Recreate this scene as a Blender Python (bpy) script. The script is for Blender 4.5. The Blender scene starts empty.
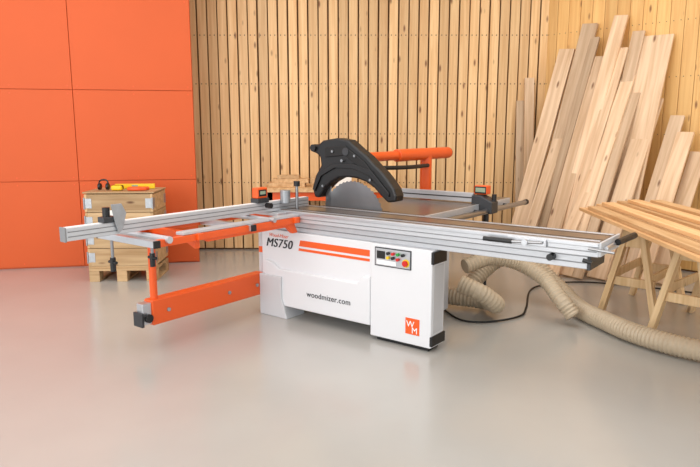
import bpy, bmesh, math, random
from mathutils import Vector, Matrix
random.seed(7)
D=bpy.data; C=bpy.context
def link(o):
    C.scene.collection.objects.link(o); return o
# ---------------- materials ----------------
def lin(c): return tuple((v/255/12.92 if v/255<=.04045 else ((v/255+.055)/1.055)**2.4) for v in c)+(1,)
def mat(name,rgb,rough=.5,metal=0,noise=.0,nscale=8,bump=0,coat=0):
    m=D.materials.new(name); m.use_nodes=True; nt=m.node_tree; b=nt.nodes['Principled BSDF']
    c=lin(rgb)
    b.inputs['Base Color'].default_value=c; b.inputs['Roughness'].default_value=rough; b.inputs['Metallic'].default_value=metal
    if coat: b.inputs['Coat Weight'].default_value=coat; b.inputs['Coat Roughness'].default_value=.16
    tc=nt.nodes.new('ShaderNodeTexCoord'); n=nt.nodes.new('ShaderNodeTexNoise'); n.inputs['Scale'].default_value=nscale; n.inputs['Detail'].default_value=4
    nt.links.new(tc.outputs['Object'],n.inputs['Vector'])
    r=nt.nodes.new('ShaderNodeValToRGB'); k=1-noise
    r.color_ramp.elements[0].position=.3; r.color_ramp.elements[1].position=.7
    r.color_ramp.elements[0].color=(c[0]*k,c[1]*k,c[2]*k,1); r.color_ramp.elements[1].color=c
    nt.links.new(n.outputs['Fac'],r.inputs['Fac']); nt.links.new(r.outputs['Color'],b.inputs['Base Color'])
    if bump:
        bp=nt.nodes.new('ShaderNodeBump'); bp.inputs['Strength'].default_value=bump; bp.inputs['Distance'].default_value=.01
        nt.links.new(n.outputs['Fac'],bp.inputs['Height']); nt.links.new(bp.outputs['Normal'],b.inputs['Normal'])
    return m
def wood(name,light,dark,grain_axis='Z',rough=.55,knots=True,fine=1.0,var=.35):
    m=D.materials.new(name); m.use_nodes=True; nt=m.node_tree; b=nt.nodes['Principled BSDF']; N=nt.nodes.new; L=nt.links.new
    b.inputs['Roughness'].default_value=rough
    tc=N('ShaderNodeTexCoord'); at=N('ShaderNodeAttribute'); at.attribute_name='tint'
    mul=N('ShaderNodeMath'); mul.operation='MULTIPLY'; mul.inputs[1].default_value=37.0; L(at.outputs['Fac'],mul.inputs[0])
    cx=N('ShaderNodeCombineXYZ')
    for i in range(3): L(mul.outputs[0],cx.inputs[i])
    add=N('ShaderNodeVectorMath'); add.operation='ADD'; L(tc.outputs['Object'],add.inputs[0]); L(cx.outputs[0],add.inputs[1])
    def mapped(sl,sa):
        mp=N('ShaderNodeMapping'); s=[sa,sa,sa]; s['XYZ'.index(grain_axis)]=sl; mp.inputs['Scale'].default_value=s
        L(add.outputs[0],mp.inputs['Vector']); return mp
    m1=mapped(1.2,28*fine); n1=N('ShaderNodeTexNoise'); n1.inputs['Scale'].default_value=1; n1.inputs['Detail'].default_value=5; n1.inputs['Distortion'].default_value=.6; L(m1.outputs[0],n1.inputs['Vector'])
    r1=N('ShaderNodeValToRGB'); r1.color_ramp.elements[0].position=.3; r1.color_ramp.elements[1].position=.68
    r1.color_ramp.elements[0].color=lin(dark); r1.color_ramp.elements[1].color=lin(light); L(n1.outputs['Fac'],r1.inputs['Fac'])
    last=r1.outputs['Color']
    hs=N('ShaderNodeHueSaturation'); mr=N('ShaderNodeMapRange'); mr.inputs['To Min'].default_value=1-var; mr.inputs['To Max'].default_value=1.0+var*.25
    L(at.outputs['Fac'],mr.inputs['Value']); L(mr.outputs[0],hs.inputs['Value']); L(last,hs.inputs['Color']); last=hs.outputs['Color']
    if knots:
        m2=mapped(3.0,9); v=N('ShaderNodeTexVoronoi'); v.inputs['Scale'].default_value=1.0; L(m2.outputs[0],v.inputs['Vector'])
        r2=N('ShaderNodeValToRGB'); r2.color_ramp.elements[0].position=.06; r2.color_ramp.elements[1].position=.16
        r2.color_ramp.elements[0].color=(.22,.10,.04,1); r2.color_ramp.elements[1].color=(1,1,1,1); L(v.outputs['Distance'],r2.inputs['Fac'])
        mx=N('ShaderNodeMixRGB'); mx.blend_type='MULTIPLY'; mx.inputs['Fac'].default_value=.85; L(last,mx.inputs['Color1']); L(r2.outputs['Color'],mx.inputs['Color2']); last=mx.outputs['Color']
    L(last,b.inputs['Base Color']); return m
M={}
M['floor']=mat('polished_concrete',(176,174,169),.26,0,.07,1.3,coat=.4)
M['orange_wall']=mat('orange_panel',(210,88,30),.6,0,.04,1.5)
M['orange']=mat('orange_powder_coat',(230,90,28),.38,0,.03,5)
M['white']=mat('white_powder_coat',(220,221,224),.35,0,.02,3)
M['offwhite']=mat('light_grey_paint',(198,199,202),.4,0,.03,3)
M['alu']=mat('anodised_aluminium',(196,198,202),.32,.75,.06,20)
M['aluw']=mat('satin_aluminium',(198,200,204),.38,.4,.05,20)
M['steel']=mat('steel',(150,150,152),.28,.9,.08,10)
M['iron']=mat('ground_cast_iron',(128,112,100),.28,.6,.10,6)
M['groove']=mat('dark_groove',(60,58,56),.5,.3,.05,5)
M['slotg']=mat('slot_grey',(135,136,138),.5,.3,.05,5)
M['black']=mat('black_plastic',(14,14,16),.42,0,.1,10)
M['rubber']=mat('black_rubber',(10,10,11),.6)
M['dark']=mat('dark_grey_steel',(62,63,66),.45,.4,.05,8)
M['red']=mat('red_plastic',(200,30,25),.4); M['green']=mat('green_plastic',(40,150,60),.4); M['yellow']=mat('yellow_plastic',(236,196,20),.4)
M['lcd']=mat('lcd_glass',(150,165,140),.15)
M['hose']=mat('beige_hose',(190,172,146),.45,0,.12,6)
M['text']=mat('print_dark',(30,32,38),.5); M['wtext']=mat('print_white',(240,240,240),.5)
M['paper']=mat('paper',(235,233,228),.7)
M['galv']=mat('galvanised_steel',(170,174,178),.4,.7,.15,30)
M['slat']=wood('pine_slats',(244,204,150),(222,174,118),'Z',.55,True,1,.22)
M['slatr']=wood('pine_cladding',(246,200,128),(228,172,100),'Z',.5,True,.9,.14)
M['back']=mat('wall_backing',(138,98,60),.8,0,.2,3)
M['plank']=wood('plank_wood',(236,206,172),(206,170,132),'Z',.6,True,.8,.42)
M['crate']=wood('crate_pine',(214,182,138),(178,142,98),'X',.65,True,.7,.3)
M['board']=wood('board_wood',(232,192,142),(200,152,100),'Y',.55,False,.8,.30)
M['trestle']=wood('trestle_pine',(236,206,160),(214,178,128),'Z',.6,True,.8,.12)
M['nail']=mat('nail',(70,45,28),.5)
M['wall']=mat('white_plaster',(225,222,216),.8,0,.03,4)
# ---------------- mesh helpers ----------------
def empty(name,loc=(0,0,0),rz=0):
    o=D.objects.new(name,None); o.location=loc; o.rotation_euler=(0,0,rz); o.empty_display_size=.1; return link(o)
def fin(name,bm,m,parent=None,tint=None,smooth=False,bev=0,mtx=None):
    me=D.meshes.new(name)
    bmesh.ops.recalc_face_normals(bm,faces=bm.faces)
    bm.to_mesh(me); bm.free()
    if m: me.materials.append(M[m] if isinstance(m,str) else m)
    a=me.attributes.new('tint','FLOAT','FACE'); tv=random.random() if tint is None else tint
    for d in a.data: d.value=tv
    o=D.objects.new(name,me); link(o)
    if mtx is not None: o.matrix_local=mtx
    if parent: o.parent=parent
    if smooth:
        for p in me.polygons: p.use_smooth=True
        me.set_sharp_from_angle(angle=math.radians(40))
    if bev:
        b=o.modifiers.new('bevel','BEVEL'); b.width=bev; b.segments=2; b.limit_method='ANGLE'; b.angle_limit=math.radians(35)
    return o
def bbox(bm,x0,x1,y0,y1,z0,z1,mtx=None):
    vs=[bm.verts.new(Vector(p) if mtx is None else mtx@Vector(p)) for p in
        [(x0,y0,z0),(x1,y0,z0),(x1,y1,z0),(x0,y1,z0),(x0,y0,z1),(x1,y0,z1),(x1,y1,z1),(x0,y1,z1)]]
    return [bm.faces.new([vs[i] for i in f]) for f in [(0,3,2,1),(4,5,6,7),(0,1,5,4),(1,2,6,5),(2,3,7,6),(3,0,4,7)]]
def box(name,x0,x1,y0,y1,z0,z1,m,parent=None,bev=.003,tint=None,mtx=None):
    bm=bmesh.new(); bbox(bm,x0,x1,y0,y1,z0,z1); return fin(name,bm,m,parent,tint,bev=bev,mtx=mtx)
def boxes(name,lst,m,parent=None,bev=.002,mtx=None):
    bm=bmesh.new(); t=[]
    for b in lst:
        bbox(bm,*b); v=random.random(); t+= [v]*6
    o=fin(name,bm,m,parent,bev=bev,mtx=mtx)
    for d,v in zip(o.data.attributes['tint'].data,t): d.value=v
    return o
def cyl(name,p1,p2,r,m,parent=None,r2=None,seg=24,bev=0):
    p1=Vector(p1); p2=Vector(p2); d=p2-p1; bm=bmesh.new()
    bmesh.ops.create_cone(bm,cap_ends=True,segments=seg,radius1=r,radius2=r if r2 is None else r2,depth=d.length)
    q=d.to_track_quat('Z','Y').to_matrix().to_4x4(); q.translation=(p1+p2)/2
    bmesh.ops.transform(bm,matrix=q,verts=bm.verts)
    return fin(name,bm,m,parent,smooth=True,bev=bev)
def prism(name,pts,y0,y1,m,parent=None,bev=.003,axes='xz',smooth=False):
    bm=bmesh.new()
    def P(a,b,c):
        return {'xz':(a,c,b),'yz':(c,a,b),'xy':(a,b,c)}[axes]
    A=[bm.verts.new(P(a,b,y0)) for a,b in pts]; B=[bm.verts.new(P(a,b,y1)) for a,b in pts]
    bm.faces.new(A); bm.faces.new(B[::-1]); n=len(pts)
    for i in range(n): bm.faces.new([A[i],A[(i+1)%n],B[(i+1)%n],B[i]])
    return fin(name,bm,m,parent,bev=bev,smooth=smooth)
def catmull(pts,step=.02):
    P=[Vector(p) for p in pts]; P=[P[0]*2-P[1]]+P+[P[-1]*2-P[-2]]; out=[]
    for i in range(1,len(P)-2):
        a,b,c,d=P[i-1:i+3]; n=max(2,int((c-b).length/step))
        for k in range(n):
            t=k/n; out.append(.5*((2*b)+(c-a)*t+(2*a-5*b+4*c-d)*t*t+(3*b-a-3*c+d)*t**3))
    out.append(P[-2]); return out
def sweep(name,pts,r,m,parent=None,ribbed=False,seg=16,step=.02):
    path=catmull(pts,step); bm=bmesh.new(); rings=[]; T=None
    for i,p in enumerate(path):
        t=(path[min(i+1,len(path)-1)]-path[max(i-1,0)]).normalized()
        if T is None: nrm=t.orthogonal().normalized()
        else: nrm=(nrm-t*nrm.dot(t)).normalized()
        T=t; bn=t.cross(nrm)
        rr=r*(1.0 if i%2 else .90) if ribbed else r
        rings.append([bm.verts.new(p+(nrm*math.cos(a)+bn*math.sin(a))*rr) for a in [2*math.pi*k/seg for k in range(seg)]])
    for a,b in zip(rings,rings[1:]):
        for k in range(seg): bm.faces.new([a[k],a[(k+1)%seg],b[(k+1)%seg],b[k]])
    bm.faces.new(rings[0][::-1]); bm.faces.new(rings[-1])
    o=fin(name,bm,m,parent,smooth=True)
    return o
def text(name,s,loc,size,m,parent,rot=(math.pi/2,0,0),bold=0,shear=0,align='LEFT',sp=1):
    cu=D.curves.new(name,'FONT'); cu.body=s; cu.size=size; cu.extrude=.0008; cu.offset=bold; cu.shear=shear; cu.align_x=align; cu.space_character=sp
    o=D.objects.new(name,cu); link(o); o.location=loc; o.rotation_euler=rot; cu.materials.append(M[m]); o.parent=parent; return o

# ---------------- room ----------------
box('floor',-7,7,-3,9,-.1,0,'floor',bev=0)
CEIL=4.0
box('ceiling',-7,7,-3,9,CEIL,CEIL+.1,'wall',bev=0)
wb=box('wall_back',-5.2,2.6,7.78,7.95,0,CEIL,'back',bev=0)
L=[];x=-3.40
while x<2.36:
    w=.104+random.uniform(-.004,.004); L.append((x,x+w,7.735,7.757,0.02,CEIL-.01)); x+=.121
boxes('slats',L,'slat',wb,.003)
nl=[]
rows=[.25,.85,1.45,2.05,2.62,3.2,3.75]
boxes('battens',[(-3.4,2.4,7.757,7.78,z-.03,z+.03) for z in rows],'back',wb,0)
for b in L:
    for z in rows:
        for dx in (.025,.077): nl.append((b[0]+dx-.005,b[0]+dx+.005,7.731,7.736,z-.006,z+.006))
boxes('slat_nails',nl,'nail',wb,0)
wr=empty('wall_right',(2.36,7.75,0),math.radians(-45))
box('wall_panel',0,5.6,.03,.15,0,CEIL,'back',wr,0)
L=[];x=0.0
while x<5.5: L.append((x,x+.136,0.0,.022,0.02,CEIL-.01)); x+=.14
boxes('cladding_boards',L,'slatr',wr,.002)
nl=[]
for b in L:
    for z in rows:
        for dx in (.03,.10): nl.append((b[0]+dx,b[0]+dx+.007,-.004,.001,z-.004,z+.004))
boxes('board_nails',nl,'nail',wr,0)
# orange wall
ang=math.atan2(.40,2.07)
wo=empty('wall_left',(-1.73,6.98,0),ang)
box('wall_core',-4.6,-.0,.02,.07,0,CEIL,'orange_wall',wo,0)
zs=[0.012,.95,1.92,2.89,CEIL-.01]; xs=[0,-1.24,-2.48,-3.72,-4.6]
pl=[]
for i in range(4):
    for j in range(4): pl.append((xs[i+1]+.003,xs[i]-.003,0,.021,zs[j]+.003,zs[j+1]-.003))
boxes('orange_panels',pl,'orange_wall',wo,.002)
sc=[]
for i in range(4):
    for j in range(4):
        for fx in (.04,.5,.96):
            for zz in (zs[j]+.04,zs[j+1]-.04):
                cxx=xs[i+1]+(xs[i]-xs[i+1])*fx; sc.append((cxx-.006,cxx+.006,-.003,.001,zz-.006,zz+.006))
boxes('panel_screws',sc,'orange',wo,0)

# ---------------- table saw ----------------
S=empty('sliding_table_saw',(.545,4.02,0),math.radians(-37))
def sb(n,*a,**k): return box(n,*a,S,**k)
sb('cabinet_front_box',-.50,0,0,.18,.03,.71,'white',bev=.008)
sb('cabinet_front_panel',-1.60,-.50,.02,.18,.30,.71,'white',bev=.006)
prism('cabinet_lower_panel',[(-1.55,.46),(-1.46,.44),(-1.40,.40),(-.62,.40),(-.56,.46),(-.502,.46),(-.502,.10),(-1.34,.10),(-1.42,.16),(-1.55,.16)],-.004,.19,'white',S,.01)
prism('cabinet_foot',[(-1.60,.0),(-1.60,.34),(-1.36,.34),(-1.36,.16),(-1.30,.0)],-.02,.2,'offwhite',S,.006)
sb('cabinet_body',-1.50,-.32,.19,.85,.06,.74,'offwhite',bev=.006)
sb('cabinet_plinth',-.46,-.03,.03,.16,0,.03,'black')
sb('rear_foot',-1.45,-.4,.7,.8,0,.06,'black')
for z0,z1 in ((.615,.70),(.045,.115)):
    sb('corner_cap',-.012,.012,.0,.183,z0,z1,'black',bev=.004)
sb('end_seam',-.001,.002,.03,.16,.13,.60,'offwhite')
prism('stripe_thick',[(-1.195,.605),(-1.18,.652),(-.52,.652),(-.52,.605)],.0175,.021,'orange',S,0)
prism('stripe_thin',[(-1.20,.568),(-1.196,.588),(-.52,.588),(-.52,.568)],.0175,.021,'orange',S,0)
text('model_text','MS750',(-1.555,.0185,.57),.098,'text',S,bold=0,shear=.25,sp=1.08)
text('model_text_weight','MS750',(-1.549,.0180,.571),.098,'text',S,bold=0,shear=.25,sp=1.08)
text('brand_text','Wood-Mizer',(-1.52,.0185,.652),.040,'orange',S,shear=.3,bold=0)
text('web_text','woodmizer.com',(-1.10,-.007,.222),.062,'text',S,bold=0,sp=1.05)
sb('logo_plate',-.20,-.088,-.0025,.002,.105,.22,'orange',bev=0)
text('logo_w','W',(-.192,-.0035,.158),.062,'wtext',S,bold=0)
text('logo_m','M',(-.15,-.0035,.115),.062,'wtext',S,bold=0)
sb('control_panel',-.46,-.16,-.006,.01,.555,.69,'dark',bev=.004)
sb('control_face',-.452,-.168,-.008,0,.562,.682,'alu',bev=.002)
sb('control_lcd',-.44,-.37,-.011,0,.61,.665,'black')
sb('control_sticker',-.44,-.28,-.0095,0,.57,.60,'wtext',bev=0)
for i,(cx_,cz,c) in enumerate([(-.34,.655,'black'),(-.30,.655,'red'),(-.26,.655,'green'),(-.22,.655,'black'),(-.34,.625,'yellow'),(-.30,.625,'black'),(-.26,.62,'red'),(-.20,.60,'red')]):
    r=.02 if i==7 else .011
    cyl('button_%d'%i,(cx_,-.008,cz),(cx_,-.028,cz),r,c,S)
cyl('estop_ring',(-.20,-.008,.60),(-.20,-.013,.60),.028,'yellow',S)
sb('guide_beam',-1.68,.98,.05,.33,.71,.785,'aluw',bev=.004)
sb('guide_beam_web',-1.68,.98,.08,.30,.785,.805,'groove')
sb('carriage',-1.70,1.05,0,.39,.795,.876,'aluw',bev=.004)
sb('carriage_lip',-1.70,1.05,-.006,.0,.852,.874,'alu')
sb('carriage_slot_shadow',-1.69,1.04,-.002,.004,.822,.828,'slotg',bev=0)
sb('beam_slot',-1.67,.97,.047,.052,.742,.749,'slotg',bev=0)
sb('carriage_top',-1.70,1.045,.02,.37,.876,.880,'iron',bev=0)
boxes('carriage_t_slots',[(-1.69,1.04,a,a+.012,.8795,.881) for a in (.10,.28)],'groove',S,0)
boxes('carriage_ridges',[(-1.69,1.04,a,a+.004,.8795,.882) for a in (.05,.07,.33,.35)],'alu',S,0)
sb('carriage_end_cap',1.05,1.065,-.004,.394,.80,.882,'offwhite',bev=.004)
sb('beam_end_cap',.98,1.0,.045,.335,.705,.80,'dark',bev=.004)
sb('handle_bracket',.52,.76,-.02,-.006,.825,.868,'alu')
cyl('handle_bar',(.38,-.045,.842),(.56,-.045,.842),.014,'black',S); cyl('handle_stem',(.55,-.045,.842),(.74,-.03,.85),.008,'steel',S)
cyl('handle_knob',(.64,-.02,.845),(.64,-.05,.845),.018,'alu',S)
cyl('lever_stem',(1.0,-.02,.845),(1.14,-.02,.835),.008,'steel',S); cyl('lever_grip',(.98,-.04,.78),(1.03,-.04,.77),.012,'black',S)
cyl('end_handle',(1.08,.04,.845),(1.08,.34,.845),.012,'alu',S)
for v in (.06,.32): cyl('end_handle_leg',(1.06,v,.845),(1.085,v,.845),.008,'alu',S)
cyl('end_grip',(1.10,.20,.86),(1.14,.42,.875),.019,'black',S)
cyl('lock_knob',(.78,-.008,.765),(.78,.05,.765),.02,'black',S)
sb('main_table',-1.30,-.30,.40,1.18,.83,.878,'iron',bev=.004)
sb('extension_table',-1.25,-.30,1.19,1.95,.84,.877,'iron',bev=.004)
boxes('table_edge_trim',[(-.30,-.285,.40,1.95,.825,.876)],'aluw',S,.002)
sb('table_under_frame',-1.15,-.40,.85,1.85,.76,.83,'dark')
cyl('extension_leg',(-.45,1.8,0),(-.45,1.8,.76),.025,'dark',S); cyl('extension_leg_b',(-1.1,1.8,0),(-1.1,1.8,.76),.025,'dark',S)
sb('blade_slot',-1.28,-.62,.412,.428,.8775,.8795,'black',bev=0)
cyl('rip_rail',(-.22,.42,.82),(-.22,2.15,.82),.022,'steel',S); cyl('rip_rail_cap',(-.22,2.15,.82),(-.22,2.19,.82),.026,'black',S)
for v in (.6,1.2,1.8): cyl('rail_bracket',(-.30,v,.83),(-.22,v,.82),.012,'dark',S)
sb('rip_fence',-1.2,-.36,1.32,1.37,.885,.965,'aluw')
sb('rip_fence_slot',-1.19,-.37,1.318,1.325,.92,.93,'groove',bev=0)
prism('rip_fence_head',[(-.36,.84),(-.36,.95),(-.28,.95),(-.17,.90),(-.17,.80),(-.26,.80)],1.29,1.42,'dark',S,.008)
sb('fence_readout',-.36,-.24,1.34,1.42,.955,1.03,'orange',bev=.008)
sb('fence_readout_frame',-.352,-.248,1.336,1.343,.963,1.023,'black'); sb('fence_readout_lcd',-.345,-.255,1.333,1.342,.975,1.012,'lcd')
cyl('fence_knob',(-.19,1.38,.9),(-.19,1.38,.96),.02,'black',S)
bm=bmesh.new(); n=96; c=Vector((-.97,.42,.80)); A=[];B=[]
for k in range(n):
    a=2*math.pi*k/n; r=.30 if k%2 else .29
    A.append(bm.verts.new((c.x+r*math.cos(a),.418,c.z+r*math.sin(a)))); B.append(bm.verts.new((c.x+r*math.cos(a),.422,c.z+r*math.sin(a))))
bm.faces.new(A); bm.faces.new(B[::-1])
for k in range(n): bm.faces.new([A[k],A[(k+1)%n],B[(k+1)%n],B[k]])
fin('saw_blade',bm,'steel',S)
G=[(-1.37,1.36),(-1.34,1.385),(-1.28,1.38),(-1.23,1.415),(-1.09,1.435),(-.979,1.42),(-.93,1.385),(-.88,1.35),(-.80,1.30),(-.726,1.235),(-.655,1.18),(-.596,1.12),(-.545,1.06),(-.524,1.01),(-.53,.965),(-.60,.955),(-.66,1.0),(-.72,1.055),(-.80,1.10),(-.89,1.125),(-.979,1.13),(-1.07,1.12),(-1.15,1.08),(-1.22,1.02),(-1.27,.95),(-1.32,.95),(-1.345,1.03),(-1.31,1.13),(-1.25,1.215),(-1.26,1.28),(-1.30,1.31),(-1.36,1.325)]
prism('blade_guard',G,.36,.48,'black',S,.014)
prism('guard_rib',[(-1.2,1.36),(-1.0,1.38),(-.80,1.25),(-.66,1.10),(-.70,1.09),(-.84,1.2),(-1.0,1.3),(-1.2,1.28)],.35,.362,'rubber',S,.006)
prism('guard_skirt',[(-1.31,1.0),(-1.24,1.13),(-1.10,1.2),(-.92,1.2),(-.76,1.15),(-.58,1.0),(-.58,1.03),(-.74,1.19),(-.92,1.24),(-1.12,1.235),(-1.27,1.16),(-1.33,1.02)],.345,.362,'black',S,.003)
cyl('guard_pivot',(-1.32,.34,1.355),(-1.32,.50,1.355),.028,'black',S)
cyl('guard_bolt',(-1.02,.335,1.26),(-1.02,.36,1.26),.012,'steel',S)
for s_,z_ in ((-1.22,1.05),(-1.12,1.33),(-.75,1.12),(-.9,1.3)): cyl('guard_screw',(s_,.34,z_),(s_,.362,z_),.010,'steel',S)
cyl('guard_wheel',(-.99,.345,1.33),(-.99,.362,1.33),.03,'dark',S)
sb('riving_knife',-1.25,-1.19,.418,.424,.88,1.25,'steel')
cyl('overhead_arm',(-1.0,.47,1.275),(-1.0,1.6,1.275),.040,'orange',S)
cyl('overhead_arm_outer',(-1.0,1.1,1.275),(-1.0,2.05,1.275),.055,'orange',S,bev=.006)
cyl('overhead_arm_cap',(-1.0,2.05,1.275),(-1.0,2.06,1.275),.05,'black',S)
cyl('overhead_post',(-1.0,1.62,.0),(-1.0,1.62,1.26),.055,'orange',S)
cyl('overhead_post_base',(-1.0,1.62,0),(-1.0,1.62,.02),.14,'orange',S)
sweep('guard_extraction_hose',[(-.95,.48,1.2),(-.85,.75,1.19),(-.85,1.1,1.18),(-.95,1.57,1.17)],.018,'rubber',S,False,12,.02)
# crosscut frame
for s_ in (-1.18,-1.70): sb('crosscut_side_tube',s_-.02,s_+.02,-1.30,-.0,.795,.84,'orange' )
for i,(v,c_) in enumerate([(-1.32,'alu'),(-.98,'orange'),(-.52,'alu'),(-.06,'orange')]):
    sb('crosscut_cross_tube_%d'%i,-1.74,-1.14,v-.022,v+.022,.80,.842,c_)
cyl('crosscut_roller',(-1.72,-1.22,.835),(-1.14,-1.22,.835),.022,'aluw',S)
sb('crosscut_top_profile',-1.24,-1.17,-1.10,.0,.842,.862,'aluw'); sb('crosscut_top_profile_b',-1.72,-1.64,-1.30,.0,.842,.862,'aluw')
sb('crosscut_inner_plate',-1.60,-1.30,-.10,.0,.842,.866,'aluw')
cyl('crosscut_inner_roller',(-1.62,-.30,.85),(-1.14,-.30,.85),.018,'alu',S)
for v in (-1.32,-.52):
    for s_ in (-1.745,-1.135): sb('tube_cap',s_-.006,s_+.006,v-.024,v+.024,.798,.844,'black')
prism('frame_gusset',[(-1.70,.80),(-1.18,.80),(-1.18,.74),(-1.28,.78),(-1.60,.78),(-1.70,.74)],-1.0,-.96,'orange',S)
prism('frame_strut',[(-.95,.80),(-.06,.80),(-.02,.72),(-.08,.72),(-.14,.775),(-.90,.775)],-1.20,-1.17,'orange',S,axes='yz')
sb('crosscut_fence',-1.435,-1.385,-1.74,.36,.872,.950,'aluw',bev=.004)
boxes('crosscut_fence_slots',[(-1.386,-1.3835,-1.73,.35,z,z+.006) for z in (.894,.922)],'slotg',S,0)
sb('crosscut_fence_scale',-1.43,-1.395,-1.73,.35,.950,.9515,'wtext',bev=0)
sb('crosscut_fence_tip',-1.44,-1.38,-1.75,-1.74,.868,.954,'slotg')
def stop(v,kind):
    if kind=='plate':
        prism('flip_stop_plate',[(v-.04,1.06),(v+.03,1.06),(v+.06,1.0),(v+.03,.90),(v-.0,.88),(v-.02,.95)],-1.375,-1.367,'galv',S,.002,axes='yz')
        cyl('flip_stop_knob',(-1.41,v-.05,.96),(-1.41,v-.05,1.04),.022,'black',S); sb('flip_stop_body',-1.44,-1.375,v-.09,v+.0,.951,.985,'dark')
    else:
        sb('stop_body',-1.45,-1.37,v-.06,v+.06,.951,.985,'dark'); sb('stop_readout',-1.44,-1.38,v-.055,v+.055,.985,1.065,'orange',bev=.008)
        sb('stop_readout_lcd',-1.382,-1.377,v-.04,v+.04,1.0,1.05,'black'); sb('stop_lcd',-1.378,-1.375,v-.028,v+.028,1.015,1.04,'lcd')
        cyl('stop_knob',(-1.36,v+.02,.93),(-1.31,v+.02,.93),.02,'black',S)
stop(-1.42,'plate'); stop(-.18,'readout')
cyl('fence_stop_roller',(-1.36,.05,.93),(-1.36,.05,1.03),.04,'galv',S); cyl('clamp_rod',(-1.30,.12,.88),(-1.30,.12,1.08),.012,'steel',S); cyl('clamp_knob',(-1.30,.12,1.06),(-1.30,.12,1.10),.025,'black',S)
sb('swing_arm',-1.70,-1.60,-1.05,.05,.155,.335,'orange',bev=.01)
sb('swing_arm_inner',-1.685,-1.615,-1.12,-1.05,.17,.32,'alu',bev=.004)
sb('swing_arm_end',-1.70,-1.60,-1.14,-1.12,.16,.26,'dark',bev=.004)
cyl('arm_roller',(-1.58,-1.09,.22),(-1.60,-1.09,.22),.03,'black',S)
for v in (-.92,-.35,-.05): cyl('swing_arm_bolt',(-1.60,v,.245),(-1.592,v,.245),.014,'galv',S)
cyl('swing_hinge',(-1.65,.08,.10),(-1.65,.08,.68),.035,'offwhite',S)
for z in (.2,.5): sb('hinge_bracket',-1.66,-1.58,.04,.12,z,z+.05,'orange')
cyl('outrigger_post',(-1.65,-1.0,.33),(-1.65,-1.0,.70),.026,'orange',S); cyl('outrigger_inner_post',(-1.65,-1.0,.70),(-1.65,-1.0,.80),.02,'steel',S)
sb('post_bracket',-1.70,-1.55,-1.04,-.96,.72,.80,'orange',bev=.006)
for i,(s_,v) in enumerate([(-1.50,-1.10),(-1.58,-1.34)]):
    cyl('clamp_screw_%d'%i,(s_,v,.68),(s_,v,.80),.010,'steel',S); cyl('clamp_handle_%d'%i,(s_,v,.60),(s_,v,.69),.018,'black',S)
    cyl('clamp_bar_%d'%i,(s_-.04,v,.66),(s_+.04,v,.66),.010,'black',S)

# ---------------- hoses and cable ----------------
sweep('dust_extraction_hose',[(.92,4.86,.42),(1.15,4.95,.47),(1.38,4.98,.42),(1.55,4.85,.33),(1.64,4.68,.2),(1.72,4.60,.085)],.064,'hose',None,True,16,.014)
sweep('dust_extraction_hose.001',[(1.0,5.25,.12),(1.3,5.4,.35),(1.55,5.35,.38),(1.75,5.15,.2),(1.85,4.85,.08),(1.93,4.5,.076),(2.03,4.2,.076),(2.25,3.90,.076),(2.6,3.70,.076),(3.2,3.62,.076)],.073,'hose',None,True,16,.014)
sweep('dust_extraction_hose.002',[(.87,4.78,.30),(1.02,4.72,.24),(1.16,4.78,.13),(1.13,4.98,.10),(.95,5.08,.10),(.80,5.15,.10)],.074,'hose',None,True,16,.014)
sweep('power_cable',[(.75,5.35,.012),(.80,4.98,.012),(.9,4.72,.012),(1.12,4.7,.012),(1.38,4.85,.012),(1.5,5.1,.012),(1.75,5.75,.012),(2.2,5.98,.012),(2.7,5.85,.012),(3.3,5.5,.012)],.008,'rubber',None,False,8)

# ---------------- crate ----------------
K=empty('pallet_collar_crate',(-2.60,6.03,0),math.radians(3))
W,Dp=.66,.52
for i in range(4):
    z0=.16+i*.18
    box('collar_front_%d'%i,0.025,W-.025,0,.025,z0,z0+.175,'crate',K)
    box('collar_back_%d'%i,0.025,W-.025,Dp-.025,Dp,z0,z0+.175,'crate',K)
    box('collar_left_%d'%i,0,.025,0,Dp,z0,z0+.175,'crate',K); box('collar_right_%d'%i,W-.025,W,0,Dp,z0,z0+.175,'crate',K)
    for sx in (0,1):
        x0=-.003 if sx==0 else W-.07
        box('hinge_%d%d'%(i,sx),x0,x0+.073,-.003,0.0,z0+.04,z0+.135,'galv',K,0)
        cyl('hinge_pin_%d%d'%(i,sx),(W*sx,-.004,z0+.03),(W*sx,-.004,z0+.145),.008,'galv',K)
    box('hinge_side_%d'%i,W,W+.003,0,.08,z0+.04,z0+.135,'galv',K,0); box('hinge_side_b%d'%i,W,W+.003,Dp-.08,Dp,z0+.04,z0+.135,'galv',K,0)
for xx in (0,.27,.56):
    box('pallet_block',xx,xx+.10,0,.12,.02,.11,'crate',K); box('pallet_block_b',xx,xx+.10,Dp-.12,Dp,.02,.11,'crate',K); box('pallet_skid',xx,xx+.10,0,Dp,0,.02,'crate',K)
for i in range(4): box('pallet_deck_%d'%i,0,W,i*.135,i*.135+.115,.11,.135,'crate',K)
box('pallet_deck_rail',0,W,0,.1,.135,.158,'crate',K)
box('crate_contents',.03,W-.03,.03,Dp-.03,.7,.865,'plank',K)
box('crate_label',.22,.32,-.004,-.001,.62,.72,'paper',K,0)
box('crate_lid_board',-.02,W+.01,.02,Dp,.882,.897,'crate',K)
hd=empty('yellow_tape_measure',(-2.34,6.22,.90)); box('body',-.05,.06,-.04,.04,0,.05,'yellow',hd,.015); box('grip',-.052,.062,-.02,.02,.01,.052,'black',hd,.01)
hd=empty('ear_defenders',(-2.48,6.25,.90))
cyl('cup_l',(-.06,0,.035),(-.03,0,.035),.034,'black',hd,bev=.008); cyl('cup_r',(.05,0,.035),(.02,0,.035),.034,'black',hd,bev=.008)
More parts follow.
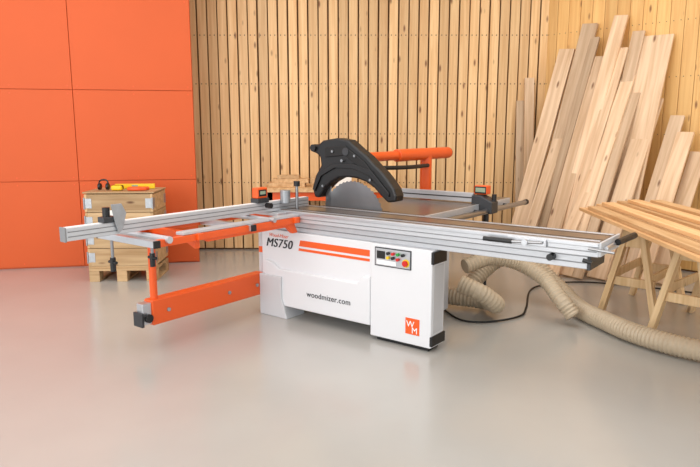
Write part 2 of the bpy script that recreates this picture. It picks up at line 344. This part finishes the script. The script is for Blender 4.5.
sweep('band',[(-.05,0,.05),(-.045,0,.09),(0,0,.105),(.035,0,.09),(.04,0,.05)],.008,'black',hd,False,8)
hd=empty('work_gloves',(-2.14,6.22,.90)); prism('glove',[(-.09,-.04),(-.04,-.06),(.03,-.055),(.10,-.03),(.11,-.01),(.05,0),(.12,.02),(.11,.04),(.03,.045),(-.08,.05)],0,.035,'orange',hd,.012,axes='xy')
hd=empty('spirit_level',(-2.22,6.40,.90),.1); box('body',-.2,.2,-.012,.012,0,.05,'yellow',hd,.003); box('vial',-.03,.03,-.014,.014,.02,.04,'lcd',hd,.002)

# ---------------- workbench ----------------
Bn=empty('workbench',(-1.0,7.0,0))
box('top',0,1.6,0,.6,.80,.85,'board',Bn)
for xx in (.04,1.48):
    for yy in (.04,.48): box('leg',xx,xx+.08,yy,yy+.08,0,.80,'dark',Bn)
box('lower_rail',.1,1.5,.50,.54,.25,.32,'dark',Bn); box('apron',.06,1.54,.04,.07,.70,.80,'orange',Bn)
ws=empty('wood_offcuts',(-.84,7.25,.85))
boxes('blocks',[(-.1,.32,-.12,.1,0,.045),(-.06,.36,-.1,.08,.046,.09),(0,.25,-.08,.06,.091,.13),(.40,.50,-.1,.05,0,.10)],'board',ws)
pb=empty('storage_box',(-.12,7.25,.85)); box('body',-.14,.14,-.1,.1,0,.12,'paper',pb,.01); box('lid',-.15,.15,-.11,.11,.12,.14,'dark',pb,.006)
dr=empty('cordless_drill',(.3,7.2,.85),.4)
box('battery',-.04,.05,-.03,.03,0,.05,'black',dr,.008); box('handle',-.02,.025,-.018,.018,.05,.14,'black',dr,.01); cyl('motor',(-.07,0,.165),(.07,0,.165),.03,'red',dr,bev=.006); cyl('chuck',(.07,0,.165),(.12,0,.165),.02,'dark',dr,r2=.012)

# ---------------- leaning planks ----------------
LP=empty('leaning_lumber_planks')
wd=Vector((.707,-.707,0)); nn=Vector((-.707,-.707,0))
def plank(q,h,w,out,shift,th=.03,toff=0,tint=None):
    base0=Vector((2.36,7.75,0))
    top=base0+wd*q+nn*(.045+toff)+Vector((0,0,h)); bot=base0+wd*(q+shift)+nn*(out+toff)
    ax=(top-bot); Ln=ax.length; z=ax.normalized(); x=(wd-z*wd.dot(z)).normalized(); yv=z.cross(x)
    m=Matrix((x,yv,z)).transposed().to_4x4(); m.translation=bot+Vector((0,0,.015))
    box('plank',-w/2,w/2,-th,0,0,Ln,'plank',LP,.003,tint,mtx=m)
for a in [(.18,2.10,.06,.50,-.10,.03,.0,.0),(.33,2.40,.19,.78,-.20,.035,.04,.75),(.57,2.66,.18,.80,-.22,.035,.0,.30),(.66,2.50,.10,.85,-.2,.03,.05,.1),
          (.77,2.28,.17,.88,-.14,.03,.09,.6),(.93,2.70,.15,.86,-.22,.035,.04,1.0),(1.00,2.35,.11,.9,-.18,.03,.11,.85),(1.12,2.52,.13,.85,-.10,.03,.02,.45),
          (1.29,2.46,.36,.8,-.06,.03,.0,.85),(1.10,2.05,.14,1.0,-.12,.03,.16,.95),(1.20,1.86,.10,1.0,-.08,.03,.2,.35),(1.36,1.80,.20,.95,-.10,.03,.12,.8),
          (1.02,1.55,.12,1.05,-.12,.03,.26,.85),(1.58,1.62,.14,.9,-.06,.03,.03,.5),(1.70,1.45,.16,.9,-.05,.03,.12,.9),(1.82,1.25,.16,.8,-.05,.03,.06,.7),(.48,1.9,.13,.95,-.1,.03,.12,.55)]:
    plank(*a)
def bplank(x,h,w,out,dx,tint):
    top=Vector((x,7.695,h)); bot=Vector((x+dx,7.695-out,0.01)); ax=top-bot; z=ax.normalized(); xx=Vector((1,0,0)); xx=(xx-z*xx.dot(z)).normalized(); yv=z.cross(xx)
    m=Matrix((xx,yv,z)).transposed().to_4x4(); m.translation=bot
    box('offcut_plank',-w/2,w/2,0,.03,0,ax.length,'plank',LP,.003,tint,mtx=m)
bplank(2.07,1.85,.09,.3,-.02,.25); bplank(2.17,2.12,.11,.36,-.03,.7)

# ---------------- sawhorses + boards ----------------
def sawhorse(name,x,y,rz,Lh=.42,H=.78):
    E=empty(name,(x,y,0),rz)
    box('beam',-Lh,Lh,-.03,.03,H-.10,H,'trestle',E)
    for sx in (-1,1):
        for sy in (-1,1):
            top=Vector((sx*(Lh-.08),sy*.045,H-.02)); bot=Vector((sx*(Lh-.03),sy*.21,0.012)); ax=top-bot; z=ax.normalized(); xx=Vector((1,0,0)); xx=(xx-z*xx.dot(z)).normalized(); yv=z.cross(xx)
            m=Matrix((xx,yv,z)).transposed().to_4x4(); m.translation=bot
            box('leg',-.04,.04,-.022,.022,0,ax.length,'trestle',E,.002,mtx=m)
        box('cross_rail',sx*(Lh-.06)-.015,sx*(Lh-.06)+.015,-.18,.18,.26,.33,'trestle',E)
        box('top_gusset',sx*(Lh-.06)-.012,sx*(Lh-.06)+.012,-.09,.09,H-.2,H-.1,'trestle',E)
    for sy in (-1,1): box('side_rail',-Lh+.05,Lh-.05,sy*.15-.01,sy*.15+.01,.30,.37,'trestle',E)
sawhorse('wooden_sawhorse',2.49,5.10,math.radians(48)); sawhorse('wooden_sawhorse',2.68,4.56,math.radians(42))
BS=empty('stacked_boards',(2.06,5.55,.785),math.radians(-4))
tt=[.9,.3,.75,.1,.6,.95,.4]
en=[-.02,.10,.05,.22,.30,.24,.42]
for i in range(7):
    box('board',i*.128,i*.128+.108,-2.6,en[i],0,.028,'board',BS,.003,tt[i])
en2=[-.16,.02,.12,.05,.25,.2]
for i in range(6):
    box('board_upper',.03+i*.128,.03+i*.128+.104,-2.5,en2[i],.0295,.058,'board',BS,.003,tt[(i*3+1)%7])
for i,(a,e,t_) in enumerate([(.16,-.12,1.0),(.33,.0,.2),(.47,.12,.8),(.66,.10,.5)]): box('board_top',a,a+.105,-2.3,e,.0595,.088,'board',BS,.003,t_)
box('board_crown',.37,.48,-2.1,-.15,.0895,.115,'board',BS,.003,.9)

# ---------------- light, camera ----------------
w=D.worlds.new('World'); C.scene.world=w; w.use_nodes=True
bg=w.node_tree.nodes['Background']; bg.inputs[0].default_value=(.94,.97,1,1); bg.inputs[1].default_value=1.35
def area(name,loc,rot,sx,sy,e,col=(1,1,1)):
    l=D.lights.new(name,'AREA'); l.shape='RECTANGLE'; l.size=sx; l.size_y=sy; l.energy=e; l.color=col
    o=D.objects.new(name,l); o.location=loc; o.rotation_euler=rot; link(o); return o
area('overhead_fill',(0,3.6,3.95),(0,0,0),9,5,230,(1,.99,.97))  # added soft fill below the ceiling, widened to even out the room light
area('window_light',(-4.5,-1.5,2.4),(math.radians(82),0,math.radians(-38)),4,3,220,(1,.99,.98))
cam=D.cameras.new('Camera'); co=D.objects.new('Camera',cam); link(co); co.location=(0,0,1.5); co.rotation_euler=(math.radians(80.5),0,0)
cam.lens=31.89; cam.sensor_width=36; cam.sensor_fit='HORIZONTAL'; C.scene.camera=co
C.scene.view_settings.view_transform='Standard'
